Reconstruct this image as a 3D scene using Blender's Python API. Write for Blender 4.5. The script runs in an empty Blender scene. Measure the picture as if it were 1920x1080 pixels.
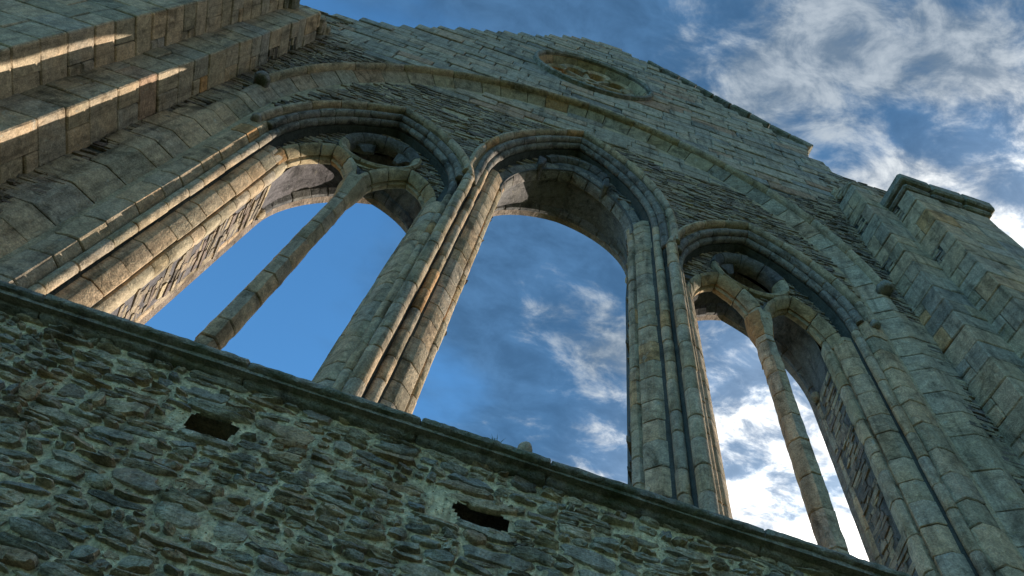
import bpy, math, random
from math import sin, cos, acos, sqrt, pi, radians
from mathutils import Matrix, Vector, noise
from mathutils.geometry import tessellate_polygon

random.seed(7)
SC = bpy.context.scene
COL = SC.collection

# ------------------------------------------------------------------ camera, sky, sun, exposure
C0, ZC = 0.57, 1.65            # middle of the facade in x; eye height.  w = x - C0, z below is measured from the eye
RC = ((0.94909593, -0.28669198, 0.13047842),
      (0.31395704, 0.82754032, -0.46541164),
      (0.02545363, 0.48268491, 0.87542412))     # camera right, down, forward in world axes
cd = bpy.data.cameras.new('camera')
cam = bpy.data.objects.new('camera', cd)
COL.objects.link(cam)
cd.sensor_width = 36.0
cd.lens = 25.66
cd.clip_start = 0.05
cd.clip_end = 20000
rx, dn, fw = (Vector(v) for v in RC)
cam.matrix_world = Matrix(((rx[0], -dn[0], -fw[0], 0.0), (rx[1], -dn[1], -fw[1], -3.0), (rx[2], -dn[2], -fw[2], ZC), (0, 0, 0, 1)))
SC.camera = cam

SUN_DIR = Vector((1.78, 1.0, 0)).normalized()
SUN_EL = radians(13.0)
SUN_DIR = Vector((SUN_DIR.x * cos(SUN_EL), SUN_DIR.y * cos(SUN_EL), sin(SUN_EL)))

world = bpy.data.worlds.new('World')
SC.world = world
world.use_nodes = True


class NT:
    """small helper for node trees"""
    def __init__(self, tree):
        self.t = tree
        tree.nodes.clear()

    def n(self, kind, **kw):
        nd = self.t.nodes.new(kind)
        for k, v in kw.items():
            if k.startswith('i_'):
                key = k[2:]
                nd.inputs[int(key) if key.isdigit() else key].default_value = v
            else:
                setattr(nd, k, v)
        return nd

    def l(self, a, b):
        self.t.links.new(a, b)

    def val(self, v, sock):
        if isinstance(v, (int, float)):
            sock.default_value = v
        elif isinstance(v, (tuple, list)):
            sock.default_value = v
        else:
            self.l(v, sock)

    def math(self, op, a, b=0.0, c=0.0, clamp=False):
        nd = self.n('ShaderNodeMath', operation=op, use_clamp=clamp)
        self.val(a, nd.inputs[0]); self.val(b, nd.inputs[1]); self.val(c, nd.inputs[2])
        return nd.outputs[0]

    def sstep(self, x, lo, hi, a=0.0, b=1.0):
        nd = self.n('ShaderNodeMapRange', interpolation_type='SMOOTHSTEP')
        self.val(x, nd.inputs[0])
        for i, v in enumerate((lo, hi, a, b)):
            self.val(v, nd.inputs[i + 1])
        return nd.outputs[0]

    def noise(self, vec, scale, detail=4.0, rough=0.55, dist=0.0, out=0, four=None):
        nd = self.n('ShaderNodeTexNoise')
        nd.inputs['Scale'].default_value = scale
        nd.inputs['Detail'].default_value = detail
        nd.inputs['Roughness'].default_value = rough
        nd.inputs['Distortion'].default_value = dist
        if vec is not None:
            self.l(vec, nd.inputs['Vector'])
        return nd.outputs[out]

    def mix(self, fac, a, b, mode='MIX'):
        nd = self.n('ShaderNodeMix', data_type='RGBA', blend_type=mode)
        self.val(fac, nd.inputs[0])
        self.val(a if not isinstance(a, tuple) else (*a, 1), nd.inputs[6])
        self.val(b if not isinstance(b, tuple) else (*b, 1), nd.inputs[7])
        return nd.outputs[2]

    def ramp(self, fac, stops, interp='LINEAR'):
        nd = self.n('ShaderNodeValToRGB')
        nd.color_ramp.interpolation = interp
        el = nd.color_ramp.elements
        while len(el) < len(stops):
            el.new(0.5)
        for e, (p, c) in zip(el, stops):
            e.position = p
            e.color = (*c, 1)
        self.l(fac, nd.inputs[0])
        return nd.outputs[0]


def build_world():
    g = NT(world.node_tree)
    out = g.n('ShaderNodeOutputWorld')
    bg = g.n('ShaderNodeBackground')
    g.l(bg.outputs[0], out.inputs[0])
    sky = g.n('ShaderNodeTexSky', sky_type='NISHITA')
    sky.sun_disc = False
    sky.sun_elevation = SUN_EL
    sky.sun_rotation = math.atan2(SUN_DIR.x, SUN_DIR.y)
    sky.altitude = 200
    sky.air_density = 1.0
    sky.dust_density = 0.6
    sky.ozone_density = 2.0
    bg.inputs[1].default_value = 0.15
    tc = g.n('ShaderNodeTexCoord')
    d = tc.outputs['Generated']
    sep = g.n('ShaderNodeSeparateXYZ'); g.l(d, sep.inputs[0])
    zz = g.math('MAXIMUM', sep.outputs[2], 0.06)
    px = g.math('DIVIDE', sep.outputs[0], zz)
    py = g.math('DIVIDE', sep.outputs[1], zz)
    cv = g.n('ShaderNodeCombineXYZ'); g.l(px, cv.inputs[0]); g.l(py, cv.inputs[1])
    # cloud sheet on a plane above the place; a bank of cloud stands on the sun's side
    mp = g.n('ShaderNodeMapping'); g.l(cv.outputs[0], mp.inputs[0])
    mp.inputs['Rotation'].default_value = (0, 0, 0.4)
    mp.inputs['Scale'].default_value = (1.0, 1.5, 1.0)
    mp.inputs['Location'].default_value = (9.9, 2.2, 0.0)
    v = mp.outputs[0]
    n1 = g.noise(v, 3.4, 10, 0.60, 0.25)
    n2 = g.noise(v, 11.0, 9, 0.62, 0.35)
    puff = g.math('ADD', g.math('MULTIPLY', n1, 0.66), g.math('MULTIPLY', n2, 0.34))
    # toward the sun
    sv = g.n('ShaderNodeVectorMath', operation='DOT_PRODUCT'); g.l(d, sv.inputs[0]); sv.inputs[1].default_value = SUN_DIR
    tosun = g.sstep(sv.outputs['Value'], 0.56, 0.90)
    deep = g.mix(1.0, sky.outputs[0], (0.38, 0.70, 0.88), 'MULTIPLY')
    # grey underside of the bank
    edge = g.noise(v, 2.0, 6, 0.55, 0.3)
    bank = g.sstep(g.math('ADD', px, g.math('MULTIPLY', g.math('SUBTRACT', edge, 0.5), 1.1)), -0.32, 0.0)
    grey = g.mix(tosun, (0.16, 0.36, 0.66), (1.3, 1.55, 1.8))
    gv = g.sstep(n2, 0.30, 0.70, 0.75, 1.35)
    gcc = g.n('ShaderNodeCombineColor'); [g.l(gv, gcc.inputs[i]) for i in range(3)]
    grey = g.mix(1.0, grey, gcc.outputs[0], 'MULTIPLY')
    col = g.mix(g.math('MULTIPLY', bank, 0.80), deep, grey)
    # bright broken cloud
    thr = g.sstep(px, -0.22, 0.36, 0.655, 0.440)
    cov = g.sstep(g.math('SUBTRACT', puff, thr), -0.01, 0.12)
    lite = g.mix(tosun, (1.15, 1.32, 1.5), (8.5, 8.2, 7.6))
    lit2 = g.mix(g.sstep(n2, 0.38, 0.66), g.mix(tosun, (0.38, 0.56, 0.80), (3.0, 3.1, 3.2)), lite)
    col = g.mix(cov, col, lit2)
    g.l(col, bg.inputs[0])


build_world()
sl = bpy.data.lights.new('sun', 'SUN')
sl.energy = 2.2
sl.angle = radians(0.53)
sl.color = (1.0, 0.955, 0.88)
sun = bpy.data.objects.new('sun', sl)
COL.objects.link(sun)
sun.rotation_euler = SUN_DIR.to_track_quat('Z', 'Y').to_euler()
sun.location = SUN_DIR * 60

SC.view_settings.view_transform = 'Standard'
SC.view_settings.look = 'None'
SC.view_settings.exposure = 1.5
SC.view_settings.gamma = 1.0
SC.view_settings.use_curve_mapping = False
SC.render.engine = 'CYCLES'
SC.cycles.max_bounces = 6
SC.cycles.diffuse_bounces = 3

# ------------------------------------------------------------------ materials


def stone_mat(name, ramp, warm, patch, bump=0.5, fine=70.0, pits=0.35, lichen=0.35, dirt=0.55, rough=0.9, grain=1.0, moss=0.0, streak=None):
    m = bpy.data.materials.new(name)
    m.use_nodes = True
    g = NT(m.node_tree)
    out = g.n('ShaderNodeOutputMaterial')
    bs = g.n('ShaderNodeBsdfPrincipled')
    g.l(bs.outputs[0], out.inputs[0])
    bs.inputs['Roughness'].default_value = rough
    bs.inputs['Specular IOR Level'].default_value = 0.25
    geo = g.n('ShaderNodeNewGeometry')
    oi = g.n('ShaderNodeObjectInfo')
    pos = geo.outputs['Position']
    rnd = g.math('FRACT', g.math('ADD', oi.outputs['Random'], geo.outputs['Random Per Island']))
    base = g.ramp(rnd, ramp)
    # broad patches of warmer / cooler stone
    big = g.noise(pos, 1.6, 5, 0.6, 0.4)
    c = g.mix(g.math('MULTIPLY', g.sstep(big, 0.48, 0.68), patch), base, warm)
    # grain
    med = g.noise(pos, 14.0, 6, 0.65, 0.3)
    g1 = g.math('MULTIPLY_ADD', g.math('SUBTRACT', med, 0.5), 1.1 * grain, 1.0)
    fin = g.noise(pos, fine, 4, 0.65)
    g2 = g.math('MULTIPLY_ADD', g.math('SUBTRACT', fin, 0.5), 1.2 * grain, 1.0)
    gg = g.math('MULTIPLY', g1, g2)
    gc = g.n('ShaderNodeCombineColor'); [g.l(gg, gc.inputs[i]) for i in range(3)]
    c = g.mix(1.0, c, gc.outputs[0], 'MULTIPLY')
    # dirt with a shape of its own
    dn_ = g.noise(pos, 3.3, 8, 0.68, 0.8)
    dm = g.math('MULTIPLY', g.sstep(dn_, 0.50, 0.66), dirt)
    c = g.mix(dm, c, g.mix(1.0, c, (0.33, 0.33, 0.31), 'MULTIPLY'))
    mps = g.n('ShaderNodeMapping'); g.l(pos, mps.inputs[0]); mps.inputs['Scale'].default_value = (5.0, 5.0, 0.55)
    sn = g.noise(mps.outputs[0], 1.6, 7, 0.66, 0.5)
    c = g.mix(g.math('MULTIPLY', g.sstep(sn, 0.47, 0.68), dirt * 0.95), c, g.mix(1.0, c, (0.34, 0.33, 0.32), 'MULTIPLY'))
    # lichen
    ln = g.noise(pos, 9.0, 9, 0.72, 0.6)
    lm = g.math('MULTIPLY', g.sstep(ln, 0.60, 0.68), lichen)
    c = g.mix(lm, c, (0.50, 0.50, 0.42))
    ln2 = g.noise(pos, 5.0, 8, 0.7, 1.0)
    lm2 = g.math('MULTIPLY', g.sstep(ln2, 0.62, 0.70), lichen * 0.5)
    c = g.mix(lm2, c, (0.42, 0.34, 0.13))
    if moss:
        mo = g.noise(pos, 4.0, 8, 0.7, 0.6)
        c = g.mix(g.math('MULTIPLY', g.sstep(mo, 0.45, 0.6), moss), c, (0.055, 0.085, 0.02))
    g.l(c, bs.inputs['Base Color'])
    # relief
    vo = g.n('ShaderNodeTexVoronoi'); g.l(pos, vo.inputs['Vector']); vo.inputs['Scale'].default_value = 38.0
    pit = g.sstep(vo.outputs['Distance'], 0.0, 0.28)
    hh = g.math('ADD', g.math('MULTIPLY', med, 1.0), g.math('MULTIPLY', fin, 0.35))
    hh = g.math('ADD', hh, g.math('MULTIPLY', pit, pits * 0.5))
    if streak:
        mp = g.n('ShaderNodeMapping'); g.l(pos, mp.inputs[0]); mp.inputs['Scale'].default_value = streak
        hh = g.math('ADD', hh, g.math('MULTIPLY', g.noise(mp.outputs[0], 10.0, 6, 0.65), 1.2))
    bp = g.n('ShaderNodeBump')
    bp.inputs['Strength'].default_value = bump
    bp.inputs['Distance'].default_value = 0.03
    g.l(hh, bp.inputs['Height'])
    g.l(bp.outputs[0], bs.inputs['Normal'])
    return m


M = {}
M['sand'] = stone_mat('sandstone', [(0.0, (0.334, 0.265, 0.170)), (0.3, (0.474, 0.348, 0.215)), (0.55, (0.387, 0.309, 0.220)), (0.8, (0.544, 0.373, 0.220)), (0.95, (0.511, 0.342, 0.201)), (1.0, (0.544, 0.284, 0.113))],
                      (0.527, 0.329, 0.170), 0.45, bump=0.8, grain=1.5, dirt=0.75)
M['ashlar'] = stone_mat('ashlar', [(0.0, (0.245, 0.214, 0.171)), (0.2, (0.445, 0.356, 0.247)), (0.4, (0.334, 0.294, 0.243)), (0.55, (0.512, 0.408, 0.285)), (0.7, (0.368, 0.309, 0.230)), (0.88, (0.523, 0.380, 0.256)), (1.0, (0.445, 0.257, 0.154))],
                        (0.534, 0.346, 0.202), 0.35, bump=0.8, grain=1.4, dirt=0.7, streak=(0.6, 1.0, 4.0))
M['buff'] = stone_mat('buff_sandstone', [(0.0, (0.365, 0.283, 0.176)), (0.5, (0.426, 0.332, 0.211)), (0.85, (0.377, 0.267, 0.141)), (1.0, (0.389, 0.214, 0.090))],
                      (0.389, 0.225, 0.101), 0.4, bump=0.7, grain=1.3, dirt=0.7)
M['slate'] = stone_mat('slate_rubble', [(0.0, (0.178, 0.142, 0.112)), (0.35, (0.341, 0.266, 0.188)), (0.7, (0.519, 0.388, 0.248)), (0.88, (0.233, 0.169, 0.142)), (1.0, (0.640, 0.489, 0.293))],
                       (0.393, 0.251, 0.152), 0.5, bump=1.0, lichen=0.5, grain=1.4, streak=(0.7, 1.0, 5.0))
M['rubble'] = stone_mat('field_rubble', [(0.0, (0.255, 0.218, 0.167)), (0.18, (0.536, 0.447, 0.306)), (0.36, (0.370, 0.328, 0.257)), (0.55, (0.600, 0.470, 0.297)), (0.7, (0.307, 0.284, 0.243)), (0.85, (0.511, 0.339, 0.198)), (1.0, (0.638, 0.524, 0.351))],
                        (0.640, 0.371, 0.175), 0.45, bump=1.0, lichen=0.7, dirt=0.65, grain=1.6, streak=(0.8, 1.0, 4.0))
M['mortar'] = stone_mat('lime_mortar', [(0.0, (0.640, 0.512, 0.301)), (1.0, (0.640, 0.512, 0.301))], (0.464, 0.356, 0.209), 0.75, bump=1.0, fine=45, pits=1.0, lichen=0.5, dirt=0.8, grain=1.8)
M['joint'] = stone_mat('old_joint_mortar', [(0.0, (0.081, 0.079, 0.065)), (1.0, (0.081, 0.079, 0.065))], (0.056, 0.056, 0.046), 0.6, bump=0.8, lichen=0.1)
M['sill'] = stone_mat('mossy_sill', [(0.0, (0.273, 0.244, 0.202)), (0.5, (0.345, 0.290, 0.228)), (1.0, (0.245, 0.211, 0.184))], (0.216, 0.198, 0.127), 0.6, bump=1.0, lichen=0.6, dirt=0.75, moss=0.4, grain=1.5)
M['roll'] = stone_mat('weathered_roll', [(0.0, (0.211, 0.182, 0.149)), (0.5, (0.282, 0.241, 0.188)), (1.0, (0.238, 0.194, 0.157))], (0.167, 0.136, 0.122), 0.75, bump=0.9, dirt=0.95, grain=1.6, lichen=0.5)
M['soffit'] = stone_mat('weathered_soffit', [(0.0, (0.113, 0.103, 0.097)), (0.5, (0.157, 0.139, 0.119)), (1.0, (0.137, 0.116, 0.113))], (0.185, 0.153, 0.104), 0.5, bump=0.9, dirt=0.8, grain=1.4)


def grass_mat():
    m = bpy.data.materials.new('meadow_grass'); m.use_nodes = True
    g = NT(m.node_tree)
    out = g.n('ShaderNodeOutputMaterial'); bs = g.n('ShaderNodeBsdfPrincipled'); g.l(bs.outputs[0], out.inputs[0])
    bs.inputs['Roughness'].default_value = 0.95
    geo = g.n('ShaderNodeNewGeometry')
    nn = g.noise(geo.outputs['Position'], 0.8, 8, 0.7)
    g.l(g.ramp(nn, [(0.3, (0.05, 0.085, 0.02)), (0.7, (0.10, 0.13, 0.035))]), bs.inputs['Base Color'])
    bp = g.n('ShaderNodeBump'); g.l(g.noise(geo.outputs['Position'], 40, 4, 0.7), bp.inputs['Height']); bp.inputs['Distance'].default_value = 0.05
    g.l(bp.outputs[0], bs.inputs['Normal'])
    return m


M['grass'] = grass_mat()

# ------------------------------------------------------------------ mesh helpers


def W(w, y, z):
    return (C0 + w, y, z + ZC)


def obj(name, verts, faces, mat, parent=None, smooth=None):
    me = bpy.data.meshes.new(name)
    me.from_pydata([tuple(v) for v in verts], [], faces)
    me.materials.append(M[mat])
    if smooth is not None:
        me.polygons.foreach_set('use_smooth', [True] * len(me.polygons))
        if smooth < 179:
            me.set_sharp_from_angle(angle=radians(smooth))
    me.update()
    o = bpy.data.objects.new(name, me)
    COL.objects.link(o)
    if parent is not None:
        o.parent = parent
    return o


class MB:
    """collects shapes into one mesh"""
    def __init__(self):
        self.v = []; self.f = []

    def add(self, v, f):
        b = len(self.v)
        self.v += v
        self.f += [tuple(i + b for i in q) for q in f]

    def build(self, name, mat, parent=None, smooth=None, stuff=False):
        o = obj(name, self.v, self.f, mat, parent, smooth)
        if stuff:
            o['kind'] = 'stuff'
        return o


def rj(a):
    return random.uniform(-a, a)


def hexa(c, b=0.01, jit=0.003):
    """bevelled six-sided block from 8 corners: index = ix + 2*iy + 4*iz, y=0 is the front"""
    c = [Vector(p) + Vector((rj(jit), rj(jit), rj(jit))) for p in c]
    V = []
    idx = {}
    for i in range(8):
        nb = [i ^ 1, i ^ 2, i ^ 4]
        ds = []
        for k in nb:
            e = c[k] - c[i]
            L = max(e.length, 1e-6)
            ds.append(e / L * min(b, L * 0.3))
        for ax in range(3):   # vertex on the face perpendicular to axis ax
            o1, o2 = [a for a in range(3) if a != ax]
            idx[(i, ax)] = len(V)
            V.append(c[i] + ds[o1] + ds[o2])
    F = []
    for ax in range(3):
        o1, o2 = [(1, 2), (2, 0), (0, 1)][ax]
        for s in (0, 1):
            base = s << ax
            q = [base, base | (1 << o1), base | (1 << o1) | (1 << o2), base | (1 << o2)]
            if s == 0:
                q = q[::-1]
            F.append(tuple(idx[(i, ax)] for i in q))
    for ax in range(3):      # edges along ax
        o1, o2 = [(1, 2), (2, 0), (0, 1)][ax]
        for s1 in (0, 1):
            for s2 in (0, 1):
                i = (s1 << o1) | (s2 << o2); k = i | (1 << ax)
                q = (idx[(i, o1)], idx[(k, o1)], idx[(k, o2)], idx[(i, o2)])
                if s1 == s2:
                    q = q[::-1]
                F.append(q)
    for i in range(8):
        q = (idx[(i, 0)], idx[(i, 1)], idx[(i, 2)])
        par = bin(i).count('1') % 2
        F.append(q if par else q[::-1])
    return [tuple(v) for v in V], F


def box(w0, w1, y0, y1, z0, z1, b=0.01, jit=0.003):
    return hexa([W(w1 if i & 1 else w0, y1 if i & 2 else y0, z1 if i & 4 else z0) for i in range(8)], b, jit)


def circ(cx, cy, r, n=12, keel=0.0):
    p = []
    for i in range(n):
        a = 2 * pi * i / n
        p.append((cx + r * cos(a), cy + r * sin(a)))
    return p


def sweep(prof, path, t0, t1, nseg=1, gap=0.004, bev=0.006, jit=0.0015, wob=0.003):
    """closed block: profile (h, y) carried along path(t, h, y) from t0 to t1, ends eased so the joint reads"""
    cx = sum(p[0] for p in prof) / len(prof); cy = sum(p[1] for p in prof) / len(prof)
    n = len(prof)
    a, b = t0 + gap, t1 - gap
    ts = [(a, 1), (a + bev, 0)] + [(a + bev + (b - a - 2 * bev) * i / nseg, 0) for i in range(1, nseg)] + [(b - bev, 0), (b, 1)]
    ox, oy = rj(wob), rj(wob)
    sc_ = 1 + rj(0.012)
    V = []; F = []
    for t, ins in ts:
        for (h, y) in prof:
            dx, dy = h - cx, y - cy
            L = sqrt(dx * dx + dy * dy) or 1
            k = (L * sc_ - (bev * random.uniform(0.4, 1.9) if ins else 0)) / L
            V.append(W(*path(t, cx + dx * k + ox + rj(jit), cy + dy * k + oy + rj(jit))))
    for r in range(len(ts) - 1):
        for i in range(n):
            j = (i + 1) % n
            F.append((r * n + i, r * n + j, (r + 1) * n + j, (r + 1) * n + i))
    F.append(tuple(range(n - 1, -1, -1)))
    F.append(tuple((len(ts) - 1) * n + i for i in range(n)))
    return V, F


def arch_path(wc, side, k, h0, zs):
    """pointed arch, centres k beyond the axis; t is height z below the springing, then arc length at half-span h0"""
    r0 = h0 + k
    th0 = acos(k / r0)

    def path(t, h, y):
        if t <= zs:
            return (wc + side * h, y, t)
        a = (t - zs) / r0 / th0
        r = h + k
        th = acos(min(1, max(-1, k / r))) * a
        return (wc + side * (r * cos(th) - k), y, zs + r * sin(th))
    path.end = zs + r0 * th0
    path.zs = zs
    return path


def arch_w(z, h, k, zs):
    """half-width of a pointed arch of half-span h at height z (None above the apex)"""
    if z <= zs:
        return h
    r = h + k
    d = r * r - (z - zs) ** 2
    if d <= 0:
        return None
    w = sqrt(d) - k
    return w if w > 0 else None


def arch_outline(wc, h, k, zs, zb, n=14):
    pts = [(wc + h, zb)]
    r = h + k; th = acos(k / r)
    for i in range(n + 1):
        a = th * i / n
        pts.append((wc + r * cos(a) - k, zs + r * sin(a)))
    for i in range(n - 1, -1, -1):
        a = th * i / n
        pts.append((wc - (r * cos(a) - k), zs + r * sin(a)))
    pts.append((wc - h, zb))
    return pts


def fill(loops, y0, y1):
    """flat slab in the w-z plane with holes; loops[0] is the outline"""
    tri = tessellate_polygon([[Vector((p[0], p[1], 0)) for p in lp] for lp in loops])
    pts = [p for lp in loops for p in lp]
    n = len(pts)
    V = [W(p[0], y0, p[1]) for p in pts] + [W(p[0], y1, p[1]) for p in pts]
    F = []
    for t in tri:
        a, b, c = (pts[i] for i in t)
        ccw = (b[0] - a[0]) * (c[1] - a[1]) - (b[1] - a[1]) * (c[0] - a[0]) > 0
        t = tuple(t) if ccw else tuple(t)[::-1]
        F.append(t)
        F.append(tuple(i + n for i in t)[::-1])
    k = 0
    for lp in loops:
        m = len(lp)
        area = sum(lp[i][0] * lp[(i + 1) % m][1] - lp[(i + 1) % m][0] * lp[i][1] for i in range(m))
        flip = (area < 0) != (k > 0)
        for i in range(m):
            j = (i + 1) % m
            q = (k + i, k + i + n, k + j + n, k + j)
            if area > 0:
                q = q[::-1]
            F.append(q)
        k += m
    return V, F


def cuts(a, b, lo, hi):
    """break a..b into pieces of random length"""
    r = [a]
    while r[-1] < b - hi:
        r.append(r[-1] + random.uniform(lo, hi))
    rem = b - r[-1]
    if rem > hi * 0.9:
        r.append(r[-1] + rem * random.uniform(0.4, 0.6))
    r.append(b)
    return r


def slabs(surf, s0, s1, z0, z1, keep, hr=(0.025, 0.065), wr=(0.08, 0.34), dr=(0.0, 0.035), gap=0.006, mb=None):
    """thin coursed slates as irregular little blocks on a surface surf(s, z, d) -> (w, y, z)"""
    mb = mb or MB()
    z = z0
    while z < z1:
        h = random.uniform(*hr)
        s = s0 - random.uniform(0, wr[1])
        while s < s1:
            ww = random.uniform(*wr) * (0.6 + h / hr[1] * 0.5)
            a, b = s + gap, s + ww - gap
            s += ww
            if random.random() < 0.05 or not keep((a + b) / 2, z + h / 2):
                continue
            d = random.uniform(*dr)
            sl_ = rj(0.010)
            q = []
            for (ss, hz, dd) in ((a, z + gap * .6, d), (b, z + gap * .6 + sl_, d + rj(.008)), (b, z + h - gap * .6 + sl_, d + rj(.008)), (a, z + h - gap * .6, d + rj(.006))):
                q.append((ss + rj(.006), hz + rj(.004), dd))
            F3 = [surf(*p) for p in q]
            B3 = [surf(p[0], p[1], -0.03) for p in q]
            V = [W(*p) for p in F3 + B3]
            mb.add(V, [(0, 1, 2, 3), (0, 4, 5, 1), (1, 5, 6, 2), (2, 6, 7, 3), (3, 7, 4, 0)])
        z += h
    return mb


# ------------------------------------------------------------------ the place
gr = obj('ground', [(-3000, -3000, 0), (3000, -3000, 0), (3000, 3000, 0), (-3000, 3000, 0)], [(0, 1, 2, 3)], 'grass')
gr['kind'] = 'structure'

ROOT = bpy.data.objects.new('ruined_abbey_front', None)
ROOT.location = (0, 0, 0)
COL.objects.link(ROOT)
ROOT['label'] = 'roofless medieval stone abbey front with three tall arched windows under one wide arch'
ROOT['category'] = 'ruin'

BK, BZS = 0.24, 7.9            # containing arch: centre offset, springing
WIN = {-1: dict(wc=-2.35, k=0.857, zs=7.3, dh=0.0), 0: dict(wc=0.0, k=1.75, zs=8.35, dh=0.07), 1: dict(wc=2.35, k=0.857, zs=7.3, dh=0.0)}
SILL = 3.36
GABLE = [(-6.1, 12.55), (-4.47, 12.66), (-3.59, 13.65), (-2.46, 15.37), (-1.02, 17.45), (-0.45, 18.35), (0.1, 18.62), (0.62, 18.7), (0.95, 18.3), (1.37, 17.75), (2.28, 16.8), (3.33, 15.65), (4.5, 14.7), (4.42, 14.08), (4.67, 13.6), (4.74, 13.3), (6.1, 13.4)]
ROSE_Z, ROSE_R = 14.6, 1.17


def big_w(z, h):
    return arch_w(z, h, BK, BZS) or 0.0


def gable_span(z):
    """left and right limit of the gable wall at height z"""
    xs = []
    for (a, b) in zip(GABLE, GABLE[1:]):
        if (a[1] - z) * (b[1] - z) <= 0 and a[1] != b[1]:
            xs.append(a[0] + (b[0] - a[0]) * (z - a[1]) / (b[1] - a[1]))
    if len(xs) >= 2:
        return min(xs), max(xs)
    if len(xs) == 1:
        return (xs[0], 6.1) if xs[0] < 0 else (-6.1, xs[0])
    if z < 13:
        return -6.1, 6.1
    return None


# ---- gable wall
ol = [(-6.1, SILL - 0.2)] + [(p[0] * 0.985, p[1] - 0.12) for p in GABLE] + [(6.1, SILL - 0.2)]
ol += arch_outline(0, 3.90, BK, BZS, SILL - 0.2, 24)
rose_hole = [(ROSE_R * cos(2 * pi * i / 40), ROSE_Z + ROSE_R * sin(2 * pi * i / 40)) for i in range(40)]
gable = obj('gable_wall', *fill([ol, rose_hole], 0.03, 0.30), 'joint', ROOT)
gable['label'] = 'tall ragged-topped gable of coursed pale ashlar above the wide arch'

blocks = []
z = 10.9
ci = 0
while z < 18.75:
    h = random.uniform(0.21, 0.34)
    zm = z + h / 2
    gs = gable_span(zm)
    if gs:
        L, Rr = gs
        L += rj(0.10); Rr += rj(0.10)
        segs = []
        wa0, wa1 = big_w(z, 3.97), big_w(z + h, 3.97)
        if wa0 > 0:
            segs = [((L, L), (-wa0, -wa1)), ((wa0, wa1), (Rr, Rr))]
        else:
            segs = [((L, L), (Rr, Rr))]
        rr = ROSE_R + 0.03
        d0, d1 = rr * rr - (z - ROSE_Z) ** 2, rr * rr - (z + h - ROSE_Z) ** 2
        if d0 > 0 or d1 > 0:
            r0, r1 = sqrt(max(d0, 0)), sqrt(max(d1, 0))
            segs = [((L, L), (-r0, -r1)), ((r0, r1), (Rr, Rr))]
        for (a0, a1), (b0, b1) in segs:
            lo, hi = min(a0, a1), max(b0, b1)
            if max(b0, b1) - min(a0, a1) < 0.1:
                continue
            cc = cuts(max(a0, a1) if abs(a0 - a1) > .01 else a0, min(b0, b1) if abs(b0 - b1) > .01 else b0, 0.34, 0.95)
            for i in range(len(cc) - 1):
                p0 = a0 if i == 0 else cc[i]; p1 = a1 if i == 0 else cc[i]
                q0 = b0 if i == len(cc) - 2 else cc[i + 1]; q1 = b1 if i == len(cc) - 2 else cc[i + 1]
                if min(q0 - p0, q1 - p1) < -0.02 or max(q0 - p0, q1 - p1) < 0.05:
                    continue
                if zm < 11.35 and random.random() < 0.55 and abs((p0 + q0) / 2) < 3.9:
                    continue
                g_ = 0.007
                yf = rj(0.014)
                c8 = []
                for ix in range(8):
                    zz = z + h - g_ if ix & 4 else z + g_
                    ww = ((q1 if ix & 4 else q0) - g_) if ix & 1 else ((p1 if ix & 4 else p0) + g_)
                    c8.append(W(ww, 0.25 if ix & 2 else yf, zz))
                blocks.append(((q0 - p0) * h, c8))
    z += h
blocks.sort(key=lambda b: -b[0])
rest = MB()
for i, (a, c8) in enumerate(blocks):
    v, f = hexa(c8, 0.012, 0.006)
    if i < 300:
        obj('ashlar_block', v, f, 'ashlar', gable)
    else:
        rest.add(v, f)
if rest.v:
    rest.build('small_ashlar', 'ashlar', gable, stuff=True)
# slate rubble shoulders on both sides of the hood
mb = slabs(lambda s, zz, d: (s, 0.015 - d, zz), -6.0, 6.0, SILL - 0.1, 11.7,
           lambda s, zz: abs(s) > big_w(zz, 3.95) + 0.02 and (abs(s) < 4.25 or zz > 10.3) and abs(s) < 6.0 and (zz < 11.0 or abs(s) > 3.3 + (zz - 11) * 1.2), dr=(0.0, 0.018), wr=(0.05, 0.22))
# rough wall heads over the buttresses
slabs(lambda s, zz, d: (s, 0.015 - d, zz), -6.0, 6.0, 11.7, 13.4,
      lambda s, zz: (abs(s) > 4.3) and zz < (12.5 if s < 0 else 13.3), mb=mb)
mb.build('slate_rubble', 'slate', gable, stuff=True)
# coping slabs down the right-hand slope
for i in range(9):
    a, b = i / 9, (i + 1) / 9 - 0.004
    w0, z0, w1, z1 = 1.22, 17.98, 4.55, 14.72
    pa = (w0 + (w1 - w0) * a, z0 + (z1 - z0) * a); pb = (w0 + (w1 - w0) * b, z0 + (z1 - z0) * b)
    nx, nz = 0.70, 0.715
    th = 0.09 + rj(.015)
    c8 = []
    for ix in range(8):
        p = pb if ix & 1 else pa
        t = th if ix & 4 else -0.02
        c8.append(W(p[0] + nx * t, 1.12 if ix & 2 else -0.06, p[1] + nz * t))
    obj('coping_slab', *hexa(c8, 0.02, 0.012), 'sill', gable)

# ---- inner face of the wall with the rear arches of the windows
REAR = {-1: (-2.35, 0.90, 0.654, 6.95), 0: (0.0, 1.07, 0.094, 8.55), 1: (2.35, 0.90, 0.654, 6.95)}
ol = [(-6.1, -ZC)] + [(p[0] * 0.985, p[1] - 0.2) for p in GABLE] + [(6.1, -ZC)]
holes = [arch_outline(c, h, k, zs, SILL - 0.02, 12) for (c, h, k, zs) in REAR.values()]
holes.append([(0.95 * cos(2 * pi * i / 32), ROSE_Z + 0.95 * sin(2 * pi * i / 32)) for i in range(32)])
inner = obj('inner_wall', *fill([ol] + holes, 0.99, 1.10), 'slate', ROOT)
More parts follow.
